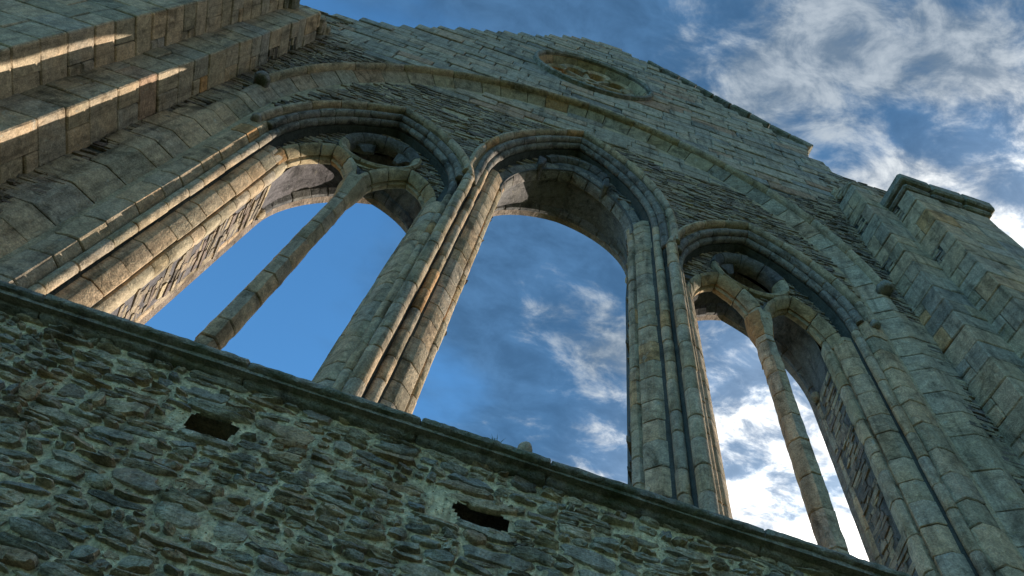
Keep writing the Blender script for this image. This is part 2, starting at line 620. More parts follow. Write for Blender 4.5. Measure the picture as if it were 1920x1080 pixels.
# solid heads, ends and tops so that no light leaks through the wall
mbk = MB()
mbk.add(*box(-6.1, -3.70, 0.30, 0.99, SILL - 0.2, 12.4, 0.0, 0))
mbk.add(*box(3.70, 6.1, 0.30, 0.99, SILL - 0.2, 13.2, 0.0, 0))
mbk.build('wall_core', 'joint', ROOT)
zz0 = 12.45
mtop = MB()
while zz0 < 18.5:
    gs = gable_span(zz0 + 0.15)
    if gs:
        L, Rr = gs[0] + 0.06, gs[1] - 0.06
        if abs(zz0 + .15 - ROSE_Z) < 1.0:
            r0 = sqrt(max(0, 1.04 - (zz0 + .15 - ROSE_Z) ** 2)) + .12
            mtop.add(*box(L, -r0, 0.25, 1.0, zz0, zz0 + 0.298, 0.02, 0.01)); mtop.add(*box(r0, Rr, 0.25, 1.0, zz0, zz0 + 0.298, 0.02, 0.01))
        else:
            mtop.add(*box(L, Rr, 0.25, 1.0, zz0, zz0 + 0.298, 0.02, 0.01))
    zz0 += 0.3
mtop.build('gable_core', 'slate', ROOT)['kind'] = 'stuff'

# ---- wide containing arch and its jambs
carch = obj('containing_arch', *fill([arch_outline(0, 3.80, BK, BZS, SILL - 0.1, 26), ] and [
    arch_outline(0, 3.82, BK, BZS, SILL - 0.1, 26) + arch_outline(0, 3.66, BK, BZS, SILL - 0.1, 26)[::-1]], 0.16, 0.42), 'joint', ROOT)
carch['label'] = 'wide round-headed arch of chamfered pale voussoirs enclosing the windows'
for side in (-1, 1):
    pth = arch_path(0, side, BK, 3.75, BZS)
    zz = cuts(SILL - 0.1, BZS - 0.1, 0.26, 0.46)
    for a, b in zip(zz, zz[1:]):
        ow = random.choice((3.97, 4.02, 4.12, 4.19, 4.19))
        prof = [(3.645, 0.155), (3.66, 0.145), (3.87, 0.006), (3.89, 0.0), (ow, 0.0), (ow, 0.3), (3.645, 0.3)]
        if side > 0:
            prof = prof[::1]
        obj('quoin', *sweep(prof, pth, a, b, 1, 0.005, 0.006, 0.002, 0.004), 'sand', carch)
    tt = cuts(BZS - 0.1, pth.end, 0.30, 0.52)
    for a, b in zip(tt, tt[1:]):
        prof = [(3.645, 0.155), (3.66, 0.145), (3.86, 0.01), (3.88, 0.0), (3.955, 0.0), (3.955, 0.3), (3.645, 0.3)]
        obj('voussoir', *sweep(prof, pth, a, b, 3, 0.005, 0.007, 0.002, 0.005), 'buff' if b > pth.end - 2.6 and random.random() < 0.7 else 'ashlar', carch)
    tt = cuts(BZS + 0.38, pth.end, 0.55, 0.95)
    for a, b in zip(tt, tt[1:]):
        prof = [(3.885, 0.03), (3.875, -0.04), (3.885, -0.075), (3.915, -0.095), (3.95, -0.08), (3.97, -0.04), (3.975, 0.03)]
        obj('hood_stone', *sweep(prof, pth, a, b, 5, 0.002, 0.005, 0.002, 0.003), 'sand', carch, 50)
    obj('hood_stop', *sweep([(3.84, 0.03), (3.82, -0.06), (3.86, -0.14), (3.92, -0.15), (3.99, -0.12), (4.0, 0.03)], pth, BZS + 0.27, BZS + 0.385, 1, 0.0, 0.02, 0.006), 'sill', carch, 60)

# ---- recessed window panel inside the wide arch
hole_l = [arch_outline(d['wc'], 1.12 + d['dh'], d['k'], d['zs'], SILL - 0.05, 16) for d in WIN.values()]
panel = obj('window_panel', *fill([arch_outline(0, 3.70, BK, BZS, SILL - 0.12, 26)] + hole_l, 0.115, 0.20), 'slate', ROOT)
panel['label'] = 'recessed dark slate rubble spandrel between the wide arch and the three windows'


def clear_of_windows(s, zz, ex=1.21):
    for d in WIN.values():
        a = arch_w(zz, ex + d['dh'], d['k'], d['zs'])
        if a and abs(s - d['wc']) < a:
            return False
    return True


def pale_zone(s, zz):
    return zz > 10.72 - 0.05 * abs(s) and abs(s) < 2.7 and zz > 10.9 - 0.42 * max(0, abs(s - 0.3) - 0.3)


HOLES = [(-1.83, 9.87, 0.13, 0.10), (1.5, 9.75, 0.09, 0.07)]
mb = slabs(lambda s, zz, d: (s, 0.11 - d, zz), -3.7, 3.7, 7.25, 11.75,
           lambda s, zz: abs(s) < big_w(zz, 3.63) - .03 and clear_of_windows(s, zz) and not pale_zone(s, zz) and (abs(s) < 3.5 or zz > 7.9)
           and not any(abs(s - q[0]) < q[2] + .08 and abs(zz - q[1]) < q[3] for q in HOLES), hr=(0.016, 0.07), wr=(0.04, 0.26), dr=(0.0, 0.020))
mb.build('slate_rubble', 'slate', panel, stuff=True)
z = 10.35
while z < 11.75:
    h = random.uniform(0.17, 0.26)
    wl = arch_w(z + h * 0.8, 3.63, BK, BZS)
    if wl:
        cc = cuts(-wl, wl, 0.4, 0.85)
        for a, b in zip(cc, cc[1:]):
            if pale_zone((a + b) / 2, z + h / 2) and clear_of_windows(a, z, 1.2) and clear_of_windows(b, z, 1.2):
                obj('panel_block', *box(a + .006, b - .006, 0.085 + rj(.012), 0.2, z + .006, z + h - .006, 0.01, 0.006), 'ashlar', panel)
    z += h

# ---- windows
CORE_LINE = [(1.235, 0.118), (1.14, 0.165), (1.10, 0.20), (0.99, 0.265), (0.93, 0.30), (0.86, 0.38), (0.82, 0.45), (0.80, 0.55)]


def sheet(rows):
    n = len(rows[0])
    V = [W(*p) for r in rows for p in r]
    F = []
    for i in range(len(rows) - 1):
        for j in range(n - 1):
            F.append((i * n + j, i * n + j + 1, (i + 1) * n + j + 1, (i + 1) * n + j))
    return V, F


def window(key, label):
    d = WIN[key]
    wc, k, zs, dh = d['wc'], d['k'], d['zs'], d['dh']
    mbw = MB()
    top_b = 7.26 if key else 8.72
    rc, rh, rk, rzs = REAR[key]
    for side in (-1, 1):
        p = arch_path(wc, side, k, 1.0 + dh, zs)
        ts = [SILL - .02, 6.0, 7.11 if key else 8.35, zs + .001] + [zs + (p.end - zs) * i / 14 for i in range(1, 15)]
        rows = []
        for t in ts:
            rows.append([p(t, (min(h, 1.12) if t <= top_b else max(h, 0.97)) + dh, y if t <= top_b or h > 0.96 else 0.37) for (h, y) in CORE_LINE])
        mbw.add(*sheet(rows))
    win = mbw.build('window', 'joint', ROOT)
    win['label'] = label
    # soffit and reveal lofted back to the rear arch
    ms = MB()
    for side in (-1, 1):
        pf = arch_path(wc, side, k, 0.80 + dh, zs)
        pb = arch_path(wc, side, rk, rh, rzs)
        if key == 0:
            pf = arch_path(wc, side, 0.78, 0.87, 8.5)
        rows = []
        for i in range(22):
            if i <= 6:
                a = i / 6
                f = pf(SILL - .02 + (pf.zs - SILL + .02) * a, (0.80 + dh), 0.55)
                b = pb(SILL - .02 + (rzs - SILL + .02) * a, rh, 0.995)
            else:
                a = (i - 6) / 15
                f = pf(pf.zs + (pf.end - pf.zs) * a, 0.80 + dh, 0.55)
                b = pb(rzs + (pb.end - rzs) * a, rh, 0.995)
            rows.append([tuple(f[m] + (b[m] - f[m]) * j / 6 for m in range(3)) for j in range(7)])
        ms.add(*sheet(rows))
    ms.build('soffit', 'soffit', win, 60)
    # slates on the splayed reveals
    mr = MB()
    for side in (-1, 1):
        def surf(s, zz, dd, side=side):
            a = s / 0.40
            return (wc + side * (0.80 + dh * (key == 0) + (rh - 0.80) * a - dd), 0.57 + s, zz)
        slabs(surf, 0.0, 0.40, SILL, rzs - 0.05, lambda s, zz: 0.03 < s < 0.37, hr=(0.03, 0.08), wr=(0.08, 0.26), dr=(0.0, 0.02), mb=mr)
    mr.build('reveal_slates', 'slate', win, stuff=True)
    # rear arch stones
    for side in (-1, 1):
        pb = arch_path(rc, side, rk, rh, rzs)
        tt = cuts(SILL, rzs - 0.05, 0.25, 0.42) + cuts(rzs - 0.05, pb.end, 0.24, 0.36)[1:]
        for a, b in zip(tt, tt[1:]):
            q = 0.0 if a < rzs - .1 else 0.02
            prof = [(rh - 0.012 - q, 1.0), (rh - 0.018 - q, 0.96), (rh + 0.01, 0.90), (rh + 0.12, 0.88), (rh + 0.12, 1.02), (rh, 1.02)]
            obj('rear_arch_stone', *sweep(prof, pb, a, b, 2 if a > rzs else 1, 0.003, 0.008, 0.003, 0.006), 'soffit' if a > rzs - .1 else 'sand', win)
        # corbel at the rear springing
        zc = rzs + (0.02 if key else -0.22)
        V = []; F = []
        for i in range(6):
            ph = -1.25 + 2.5 * i / 5
            for j in range(8):
                th = 2 * pi * j / 8
                V.append(W(rc + side * (rh - 0.03 - 0.055 * cos(ph) * cos(th) * 1.0), 0.95 + 0.065 * cos(ph) * sin(th), zc + 0.075 * sin(ph)))
        for i in range(5):
            for j in range(8):
                F.append((i * 8 + j, i * 8 + (j + 1) % 8, (i + 1) * 8 + (j + 1) % 8, (i + 1) * 8 + j))
        F += [tuple(range(8)), tuple(40 + j for j in range(8))]
        obj('corbel', V, F, 'sand', win, 60)
    # jamb members: nook roll, chamfered block, inner rib
    top_b = 7.26 if key else 8.72
    for side in (-1, 1):
        p = arch_path(wc, side, k, 1.03 + dh, zs)
        roll = circ(1.03 + dh, 0.205, 0.049, 12)
        tt = cuts(SILL, zs, 0.24, 0.46)
        for a, b in zip(tt, tt[1:]):
            obj('shaft_drum', *sweep(roll, p, a, b, 1, 0.004, 0.006, 0.0012, 0.004), 'sand', win, 50)
        tt = cuts(zs, p.end, 0.22, 0.40)
        for a, b in zip(tt, tt[1:]):
            obj('arch_roll_stone', *sweep(roll, p, a, b, 3, 0.002, 0.005, 0.001, 0.003), 'roll', win, 50)
        blk = [(0.985 + dh, 0.265), (0.91 + dh, 0.272), (0.895 + dh, 0.28), (0.822 + dh, 0.355), (0.815 + dh, 0.37), (0.835 + dh, 0.41), (0.985 + dh, 0.41)]
        tt = cuts(SILL, top_b, 0.20, 0.36)
        for a, b in zip(tt, tt[1:]):
            obj('jamb_block', *sweep(blk, p, a, b, 1, 0.004, 0.006, 0.0015, 0.004), 'sand', win, 35)
        rib = [(0.85 + dh, 0.41), (0.80 + dh, 0.405), (0.772 + dh, 0.43), (0.764 + dh, 0.465), (0.774 + dh, 0.50), (0.80 + dh, 0.56), (0.87 + dh, 0.56)]
        tt = cuts(SILL, top_b, 0.20, 0.40)
        for a, b in zip(tt, tt[1:]):
            obj('rib_block', *sweep(rib, p, a, b, 1, 0.003, 0.006, 0.002, 0.004), 'sand' if random.random() < .7 else 'buff', win, 40)
        # outer roll and hood of the arch
        p1 = arch_path(wc, side, k, 1.09 + dh, zs)
        pier = (key == 0) or (side == -key)
        zb = 7.72 if pier else 7.42
        t1 = zb
        ro = circ(1.092 + dh, 0.135, 0.052, 12)
        if zb > zs:   # arc length that reaches height zb
            t1 = zs + (1.09 + dh + k) * math.asin((zb - zs) / (1.09 + dh + k))
        tt = cuts(t1, p1.end, 0.22, 0.42)
        for a, b in zip(tt, tt[1:]):
            obj('arch_roll_stone', *sweep(ro, p1, a, b, 3, 0.002, 0.005, 0.001, 0.003), 'roll', win, 50)
        p2 = arch_path(wc, side, k, 1.19 + dh, zs)
        hood = [(1.165 + dh, 0.13), (1.15 + dh, 0.075), (1.165 + dh, 0.035), (1.20 + dh, 0.018), (1.235 + dh, 0.035), (1.25 + dh, 0.08), (1.25 + dh, 0.13)]
        t2 = t1 - 0.02 if zb > zs else zb + 0.1
        tt = cuts(t2, p2.end, 0.34, 0.60)
        for a, b in zip(tt, tt[1:]):
            obj('hood_stone', *sweep(hood, p2, a, b, 4, 0.002, 0.005, 0.0015, 0.002), 'sand', win, 50)
        if not pier:
            obj('hood_stop', *sweep([(h_ * 1.0, y_ - 0.012) for h_, y_ in hood], p2, t2 - 0.09, t2, 1, 0.0, 0.02, 0.006), 'sill', win, 60)
    # tracery
    if key:
        sk, sh, szs = 0.44, 0.345, 7.15
        ZO = 8.2
        out = arch_outline(wc, 1.0, k, zs, szs, 14)
        low = []
        for cx in (-0.455, 0.455):
            low += arch_outline(wc + cx, sh + 0.03, sk, szs, szs - .001, 8)[::-1]
        ocl = [(wc + 0.40 * cos(2 * pi * i / 24), ZO + 0.40 * sin(2 * pi * i / 24)) for i in range(24)]
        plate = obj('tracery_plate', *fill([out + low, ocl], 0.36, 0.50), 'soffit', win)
        ms = slabs(lambda s, zz, dd: (s, 0.36 - dd, zz), wc - 1.0, wc + 1.0, szs, 9.0,
                   lambda s, zz: abs(s - wc) < (arch_w(zz, 0.99, k, zs) or 0) and sqrt((s - wc) ** 2 + (zz - ZO) ** 2) > 0.47
                   and all(abs(s - wc - cx) > (arch_w(zz, sh + 0.15, sk, szs) or -1) for cx in (-0.455, 0.455)), hr=(0.02, 0.045), wr=(0.06, 0.2), dr=(0.0, 0.025))
        ms.build('infill_slates', 'slate', win, stuff=True)
        sub = [(sh, 0.395), (sh + 0.008, 0.375), (sh + 0.065, 0.30), (sh + 0.105, 0.29), (sh + 0.115, 0.38), (sh + 0.115, 0.50), (sh + 0.03, 0.52), (sh - 0.012, 0.48), (sh - 0.016, 0.44), (sh + 0.02, 0.415)]
        for cx in (-0.455, 0.455):
            for side in (-1, 1):
                ps = arch_path(wc + cx, side, sk, sh, szs)
                tt = cuts(szs - .03, ps.end, 0.20, 0.34)
                for a, b in zip(tt, tt[1:]):
                    obj('sub_arch_stone', *sweep(sub, ps, a, b, 4, 0.004, 0.009, 0.002, 0.005), 'buff', win, 40)

        def ring(t, r, y):
            return (wc + r * cos(t), y, ZO + r * sin(t))
        orp = [(0.365, 0.43), (0.375, 0.36), (0.415, 0.305), (0.47, 0.285), (0.495, 0.31), (0.495, 0.40), (0.40, 0.5)]
        for i in range(9):
            a = 2 * pi * i / 9 + 0.3
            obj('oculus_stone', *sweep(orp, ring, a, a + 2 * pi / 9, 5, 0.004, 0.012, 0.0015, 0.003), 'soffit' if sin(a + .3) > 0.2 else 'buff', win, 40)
        for i in range(4):
            a = pi / 4 + pi / 2 * i
            if key > 0 and i == 0:
                continue
            ln = random.uniform(0.13, 0.21)
            def cusp(t, r, y, a=a):
                wd = 0.03 + 0.16 * max(0, (r - 0.12) / 0.27) ** 2
                return (wc + r * cos(a) - (t * wd) * sin(a), y, ZO + r * sin(a) + (t * wd) * cos(a))
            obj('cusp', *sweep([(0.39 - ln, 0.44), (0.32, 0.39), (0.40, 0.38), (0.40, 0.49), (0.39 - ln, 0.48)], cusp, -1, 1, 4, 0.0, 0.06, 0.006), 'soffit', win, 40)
        # mullion
        mp_ = arch_path(wc, 1, 0.0001, 50, 99)

        def mul(t, x, y):
            return (wc + x, y, t)
        mprof = [(-0.045, 0.340), (0.045, 0.340), (0.088, 0.405), (0.094, 0.44), (0.088, 0.475), (0.045, 0.54), (-0.045, 0.54), (-0.088, 0.475), (-0.094, 0.44), (-0.088, 0.405)]
        tt = cuts(SILL, 7.42, 0.22, 0.48)
        for a, b in zip(tt, tt[1:]):
            obj('mullion_stone', *sweep(mprof, mul, a, b, 4, 0.004, 0.009, 0.004, 0.004), 'sand', win, 40)
        obj('mullion_head', *sweep(mprof, lambda t, x, y: (wc + x * (1 + 0.5 * min(1, max(0, t - 6.85) / 0.3)), 0.44 + (y - 0.44) * (1 + 0.5 * min(1, max(0, t - 6.85) / 0.3)), t), 6.85, 7.30, 4, 0.003, 0.009, 0.003), 'buff', win, 40)
    else:
        # plate left standing in the head of the middle window, with broken stubs of tracery
        out = arch_outline(0, 1.06, k, zs, 8.5, 14)
        low = arch_outline(0, 0.86, 0.78, 8.5, 8.5 - .001, 12)[::-1]
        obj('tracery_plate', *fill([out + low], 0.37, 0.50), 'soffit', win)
        ms = slabs(lambda s, zz, dd: (s, 0.37 - dd, zz), -1.06, 1.06, 8.5, 10.6,
                   lambda s, zz: abs(s) < (arch_w(zz, 1.04, k, zs) or 0) and abs(s) > (arch_w(zz, 0.99, 0.78, 8.5) or -1) and sqrt((s - 0.05) ** 2 + (zz - 9.75) ** 2) > 0.5, hr=(0.03, 0.06), wr=(0.08, 0.25), dr=(0.0, 0.035))
        ms.build('infill_slates', 'slate', win, stuff=True)
        for side in (-1, 1):
            ps = arch_path(0, side, 0.78, 0.84, 8.5)
            rp = [(0.84, 0.44), (0.85, 0.40), (0.91, 0.355), (0.98, 0.345), (0.99, 0.42), (0.99, 0.54), (0.88, 0.56), (0.83, 0.52)]
            tt = cuts(8.45, ps.end, 0.22, 0.36)
            for a, b in zip(tt, tt[1:]):
                obj('sub_arch_stone', *sweep(rp, ps, a, b, 4, 0.003, 0.008, 0.003, 0.008), 'roll', win, 40)
            for (q, zq, ww) in ((0.47, 9.62, 0.055),):
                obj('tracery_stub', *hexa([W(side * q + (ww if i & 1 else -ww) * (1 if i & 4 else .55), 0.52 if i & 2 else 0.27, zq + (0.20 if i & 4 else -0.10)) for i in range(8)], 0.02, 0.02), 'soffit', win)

        def ring0(t, r, y):
            return (0.05 + r * cos(t), y, 9.78 + r * sin(t))
        for i in range(6):
            a = 0.12 * pi + 0.76 * pi * i / 6
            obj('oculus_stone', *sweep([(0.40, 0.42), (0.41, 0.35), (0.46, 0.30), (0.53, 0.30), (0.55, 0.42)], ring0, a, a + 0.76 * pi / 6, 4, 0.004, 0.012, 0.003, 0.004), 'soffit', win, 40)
    return win


window(-1, 'two-light traceried window with a slim mullion, lit by blue sky behind')
window(0, 'tallest window, its mullion gone, open to the sky between two clustered piers')
window(1, 'two-light traceried window with a slim mullion, bright cloud behind it')

# ---- clustered piers between the windows and plain jamb stones at the ends
for s in (-1, 1):
    pw = 1.21 * s
    prof = [(-0.055, 0.13), (0.055, 0.13), (0.07, 0.20), (0.15, 0.25), (0.24, 0.32), (0.30, 0.42), (0.34, 0.55), (0.20, 1.0), (-0.20, 1.0), (-0.34, 0.55), (-0.30, 0.42), (-0.24, 0.32), (-0.15, 0.25), (-0.07, 0.20)]
    pr = obj('pier', *sweep(prof, lambda t, x, y: (pw + x, y, t), SILL - .05, 7.9, 1, 0, 0.001, 0, 0), 'joint', ROOT)
    pr['label'] = 'clustered stone pier between the tallest window and the ' + ('blue-sky window' if s < 0 else 'cloud-filled window')
    tt = cuts(SILL, 7.75, 0.22, 0.42)
    for a, b in zip(tt, tt[1:]):
        obj('shaft_drum', *sweep(circ(0, 0.095, 0.063, 14), lambda t, x, y: (pw + x, y, t), a, b, 1, 0.004, 0.006, 0.0012, 0.004), 'sand', pr, 50)
    tt = cuts(SILL, 7.45, 0.24, 0.42)
    for a, b in zip(tt, tt[1:]):
        jp = [(3.64, 0.10), (3.55, 0.086), (3.465, 0.092), (3.435, 0.14), (3.415, 0.20), (3.40, 0.3), (3.64, 0.3)]
        obj('jamb_stone', *sweep(jp, lambda t, x, y: (s * x, y, t), a, b, 1, 0.004, 0.008, 0.002, 0.005), 'sand', carch)

# ---- rose window
def rring(t, r, y):
    return (r * cos(t), y, ROSE_Z + r * sin(t))


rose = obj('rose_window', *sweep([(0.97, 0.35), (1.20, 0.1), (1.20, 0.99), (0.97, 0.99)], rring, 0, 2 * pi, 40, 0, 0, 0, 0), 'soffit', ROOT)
rose['label'] = 'small round wheel window set high in the gable'
for i in range(11):
    a = 2 * pi * i / 11 + 0.2
    rp = [(0.955, 0.36), (0.96, 0.30), (1.00, 0.24), (1.09, 0.07), (1.12, 0.01), (1.17, -0.005), (1.19, 0.1), (1.19, 0.36)]
    obj('voussoir', *sweep(rp, rring, a, a + 2 * pi / 11, 5, 0.003, 0.007, 0.001, 0.004), 'sand' if i % 3 else 'buff', rose, 40)
for i in range(7):
    a = 2 * pi * i / 7
    obj('hood_stone', *sweep([(1.14, 0.0), (1.13, -0.05), (1.17, -0.085), (1.22, -0.07), (1.235, 0.02)], rring, a, a + 2 * pi / 7, 7, 0.002, 0.004, 0.001, 0.002), 'sill', rose, 50)
for i in range(8):
    a = 2 * pi * i / 8 + 0.2

    def spoke(t, x, y, a=a):
        wd = 0.06 + (0.06 if t > 0.7 else 0)
        return (t * cos(a) - x * wd * sin(a), y, ROSE_Z + t * sin(a) + x * wd * cos(a))
    obj('spoke', *sweep([(-1, 0.17), (-.4, 0.12), (.4, 0.12), (1, 0.17), (1, 0.30), (-1, 0.30)], spoke, 0.14, 0.80, 4, 0, 0.01, 0.004), 'buff' if i % 2 else 'sand', rose, 40)

    def foil(t, r, y, a=a):
        b = a + pi / 8
        return (0.66 * cos(b) + r * cos(b + t), y, ROSE_Z + 0.66 * sin(b) + r * sin(b + t))
    obj('foil', *sweep([(0.17, 0.22), (0.19, 0.12), (0.26, 0.08), (0.34, 0.12), (0.34, 0.30), (0.19, 0.30)], foil, -1.9, 1.9, 7, 0, 0.01, 0.003), 'sand' if i % 3 else 'buff', rose, 40)
obj('hub', *sweep([(0.07, 0.18), (0.10, 0.10), (0.17, 0.10), (0.20, 0.18), (0.20, 0.30), (0.07, 0.30)], rring, 0, 2 * pi, 16, 0, 0, 0.001, 0), 'sand', rose, 40)

# ---- stepped buttresses
def buttress(side, w0, w1, yf, yb, ztop, label, cap):
    g = 0.02
    core = obj('buttress', *box(*(sorted((side * (w0 + g), side * (w1 - g)))), yf + g, yb + 0.25, -ZC, ztop - 0.01, 0, 0), 'joint', ROOT)
    core['label'] = label
    # plain courses low down, out of which the coursed stone rises
    z = 2.2
    slate = MB()
    c = 0
    while z < ztop - 0.06:
        h = min(random.uniform(0.24, 0.40), ztop - z)
        if ztop - z - h < 0.12:
            h = ztop - z
        z0, z1 = z + .004, z + h - .004
        depth = yb - yf
        full = (c % 2 == 0) if depth > 0.36 else random.random() < 0.62
        sd = depth if full else depth * random.uniform(0.5, 0.7)
        cw = random.uniform(0.22, 0.34) if full else random.uniform(0.34, 0.5)
        cw = min(cw, w1 - w0)
        if w1 - w0 - cw < 0.14:
            cw = w1 - w0

        def put(a, b, y0, y1, nm='buttress_stone', za=z0, zb=z1):
            a_, b_ = sorted((side * a, side * b))
            obj(nm, *box(a_, b_, y0, y1, za, zb, 0.011, 0.006), 'sand' if random.random() < 0.8 else 'ashlar', core)
        put(w0 + rj(.005), w0 + cw - .004, yf + rj(.005), yf + sd - (.004 if sd < depth else -0.03))
        if sd < depth - 0.02:
            q = random.random()
            if q < 0.2:
                slabs(lambda s_, zz, dd: (side * (w0 + 0.012 - dd), yf + s_, zz), sd, depth, z0, z1, lambda s_, zz: sd < s_ < depth, hr=(0.03, 0.07), wr=(0.06, 0.2), dr=(0.0, 0.012), mb=slate)
            elif q < 0.6:
                zm = z0 + (z1 - z0) * random.uniform(.35, .65)
                put(w0 + rj(.008), w0 + 0.2, yf + sd, yb + .03, za=z0, zb=zm - .003); put(w0 + rj(.008), w0 + 0.2, yf + sd, yb + .03, za=zm + .003, zb=z1)
            else:
                put(w0 + rj(.008), w0 + 0.2, yf + sd, yb + .03)
        if w1 - w0 > cw + 0.05:
            cc = cuts(w0 + cw, w1, 0.3, 0.62)
            for a, b in zip(cc, cc[1:]):
                put(a, b - .004, yf + rj(.009), yf + 0.3)
        z += h
        c += 1
    if slate.v:
        slate.build('packing_slates', 'slate', core, stuff=True)
    if cap:
        pr_ = [(0.0, 0.0), (0.06, 0.03), (0.10, 0.09), (0.13, 0.14), (0.14, 0.30), (0.10, 0.34)]
        n = 3
        for i in range(n):
            a = w0 - 0.12 + (w1 - w0 + 0.24) * i / n; b = w0 - 0.12 + (w1 - w0 + 0.24) * (i + 1) / n
            for (ov, za, zb) in ((0.05, 0.0, 0.10), (0.12, 0.102, 0.33)):
                aa, bb = a, b
                if i == 0: aa = w0 - ov
                if i == n - 1: bb = w1 + ov
                a_, b_ = sorted((side * (aa + .003), side * (bb - .003)))
                obj('cap_stone', *box(a_, b_, yf - ov, 0.1, ztop + za, ztop + zb + (rj(.02) if zb > .2 else 0), 0.03, 0.012), 'sill', core)
    else:
        n = 4
        for i in range(n):
            ya, yb2 = yf + (0 - yf) * i / n, yf + (0 - yf) * (i + 1) / n + 0.06
            a_, b_ = sorted((side * (w0 + rj(.03) + .01 * i), side * w1))
            obj('weathering_stone', *box(a_, b_, ya, yb2 + 0.1, ztop + 0.16 * i, ztop + 0.16 * (i + 1) - .004, 0.03, 0.02), 'slate' if i % 2 else 'sand', core)
    return core


buttress(-1, 4.20, 4.62, -0.39, 0.0, 10.75, 'slim inner buttress step with slate-packed joints, against the taller capped one by the blue-sky window', False)
buttress(-1, 4.58, 5.85, -0.77, -0.34, 10.35, 'broad outer buttress with a strip of sunlight on its edge', True)
buttress(1, 4.20, 4.64, -0.38, 0.0, 11.35, 'slim inner buttress step, crumbling at its head, beside the cloud-filled window', False)
buttress(1, 4.60, 5.85, -0.75, -0.34, 10.50, 'broad outer buttress under a dark moulded cap stone', True)

# ---- moulded sill course
sp = [(-0.142, 3.306), (-0.150, 3.318), (-0.149, 3.338), (-0.135, 3.352), (-0.07, 3.366), (0.0, 3.375), (0.60, 3.40), (1.02, 3.40), (1.02, 3.25), (0.03, 3.245), (-0.035, 3.252), (-0.055, 3.262), (-0.066, 3.282), (-0.085, 3.296), (-0.115, 3.302)]
sill = obj('sill_course', *box(-4.2, 4.2, -0.11, 1.0, 3.28, 3.345, 0, 0), 'sill', ROOT)
sill['label'] = 'dark mossy moulded sill running under the windows'
xs = cuts(-4.2, 4.2, 0.8, 1.35)
for a, b in zip(xs, xs[1:]):
    def sp_path(t, y, z):
        q = Vector((t * 2.2, 0.3, 1.7)); e = noise.noise(q) * 0.010 + noise.noise(q * 4.1) * 0.006
        q2 = noise.noise(Vector((t * 9.0, y * 6, z * 6))) * 0.006
        return (t, y + q2 + (e if y < 0.02 else 0), z + (e if y < 0.1 else 0) + q2)
    obj('sill_stone', *sweep(sp, sp_path, a, b, 26, 0.003, 0.012, 0.004, 0.006), 'sill', sill, 45)

# ---- lower wall of field rubble
HL = [(-1.78, 2.895, 0.15, 0.10), (-0.235, 2.88, 0.17, 0.08)]      # two open putlog holes


def warp(w, z):
    a = noise.noise(Vector((w * 1.1, z * 2.0, 3.0))); b = noise.noise(Vector((w * 3.1, z * 4.0, 9.0)))
    return w + 0.03 * b, z + 0.045 * a + 0.018 * b


mv = []; mf = []
gx0, gx1, gz0, gz1, st = -3.5, 3.9, 1.45, 3.31, 0.018
nx, nz = int((gx1 - gx0) / st), int((gz1 - gz0) / st)
for j in range(nz + 1):
    for i in range(nx + 1):
        w_, z_ = gx0 + (gx1 - gx0) * i / nx, gz0 + (gz1 - gz0) * j / nz
        e = noise.fractal(Vector((w_ * 5.5, z_ * 6.5, 0)), 1.0, 2.0, 4) * 0.017 + noise.noise(Vector((w_ * 24, z_ * 26, 5))) * 0.010
        mv.append(W(w_, 0.002 + e, z_))
def inh(w_, z_):
    e = noise.noise(Vector((w_ * 13, z_ * 16, 4))) * 0.35 + noise.noise(Vector((w_ * 31, z_ * 37, 8))) * 0.15
    return any((abs(w_ - q[0]) / q[2]) ** 2.4 + (abs(z_ - q[1]) / q[3]) ** 2.4 < 0.85 + e for q in HL)



for j in range(nz):
    for i in range(nx):
        w_, z_ = gx0 + (gx1 - gx0) * (i + .5) / nx, gz0 + (gz1 - gz0) * (j + .5) / nz
        if not inh(w_, z_):
            q = j * (nx + 1) + i
            mf.append((q, q + 1, q + nx + 2, q + nx + 1))
lower = obj('lower_wall', mv, mf, 'mortar', ROOT, 179)
lower['label'] = 'rough blue-grey rubble wall with pale mortar below the sill'
cm = MB()
cm.add(*box(-4.2, 4.2, 0.36, 1.0, -ZC, 3.2, 0, 0))
cm.add(*box(-4.2, gx0 + .02, 0.02, 0.4, -ZC, 3.25, 0, 0)); cm.add(*box(gx1 - .02, 4.2, 0.02, 0.4, -ZC, 3.25, 0, 0)); cm.add(*box(gx0 - .02, gx1 + .02, 0.02, 0.4, -ZC, gz0 + .03, 0, 0))
cm.build('wall_core', 'mortar', lower)
for q in HL:
    a, b, c_, d_ = q[0] - q[2] - .05, q[0] + q[2] + .05, q[1] - q[3] - .04, q[1] + q[3] + .04
    hv = [W(a, 0.03, c_), W(b, 0.03, c_), W(b, 0.03, d_), W(a, 0.03, d_), W(a + .03, 0.24, c_ + .03), W(b - .03, 0.24, c_ + .02), W(b - .02, 0.24, d_ - .02), W(a + .02, 0.24, d_ - .03)]
    obj('putlog_hole', hv, [(0, 4, 5, 1), (1, 5, 6, 2), (2, 6, 7, 3), (3, 7, 4, 0), (4, 7, 6, 5)], 'slate', lower)

cells = []


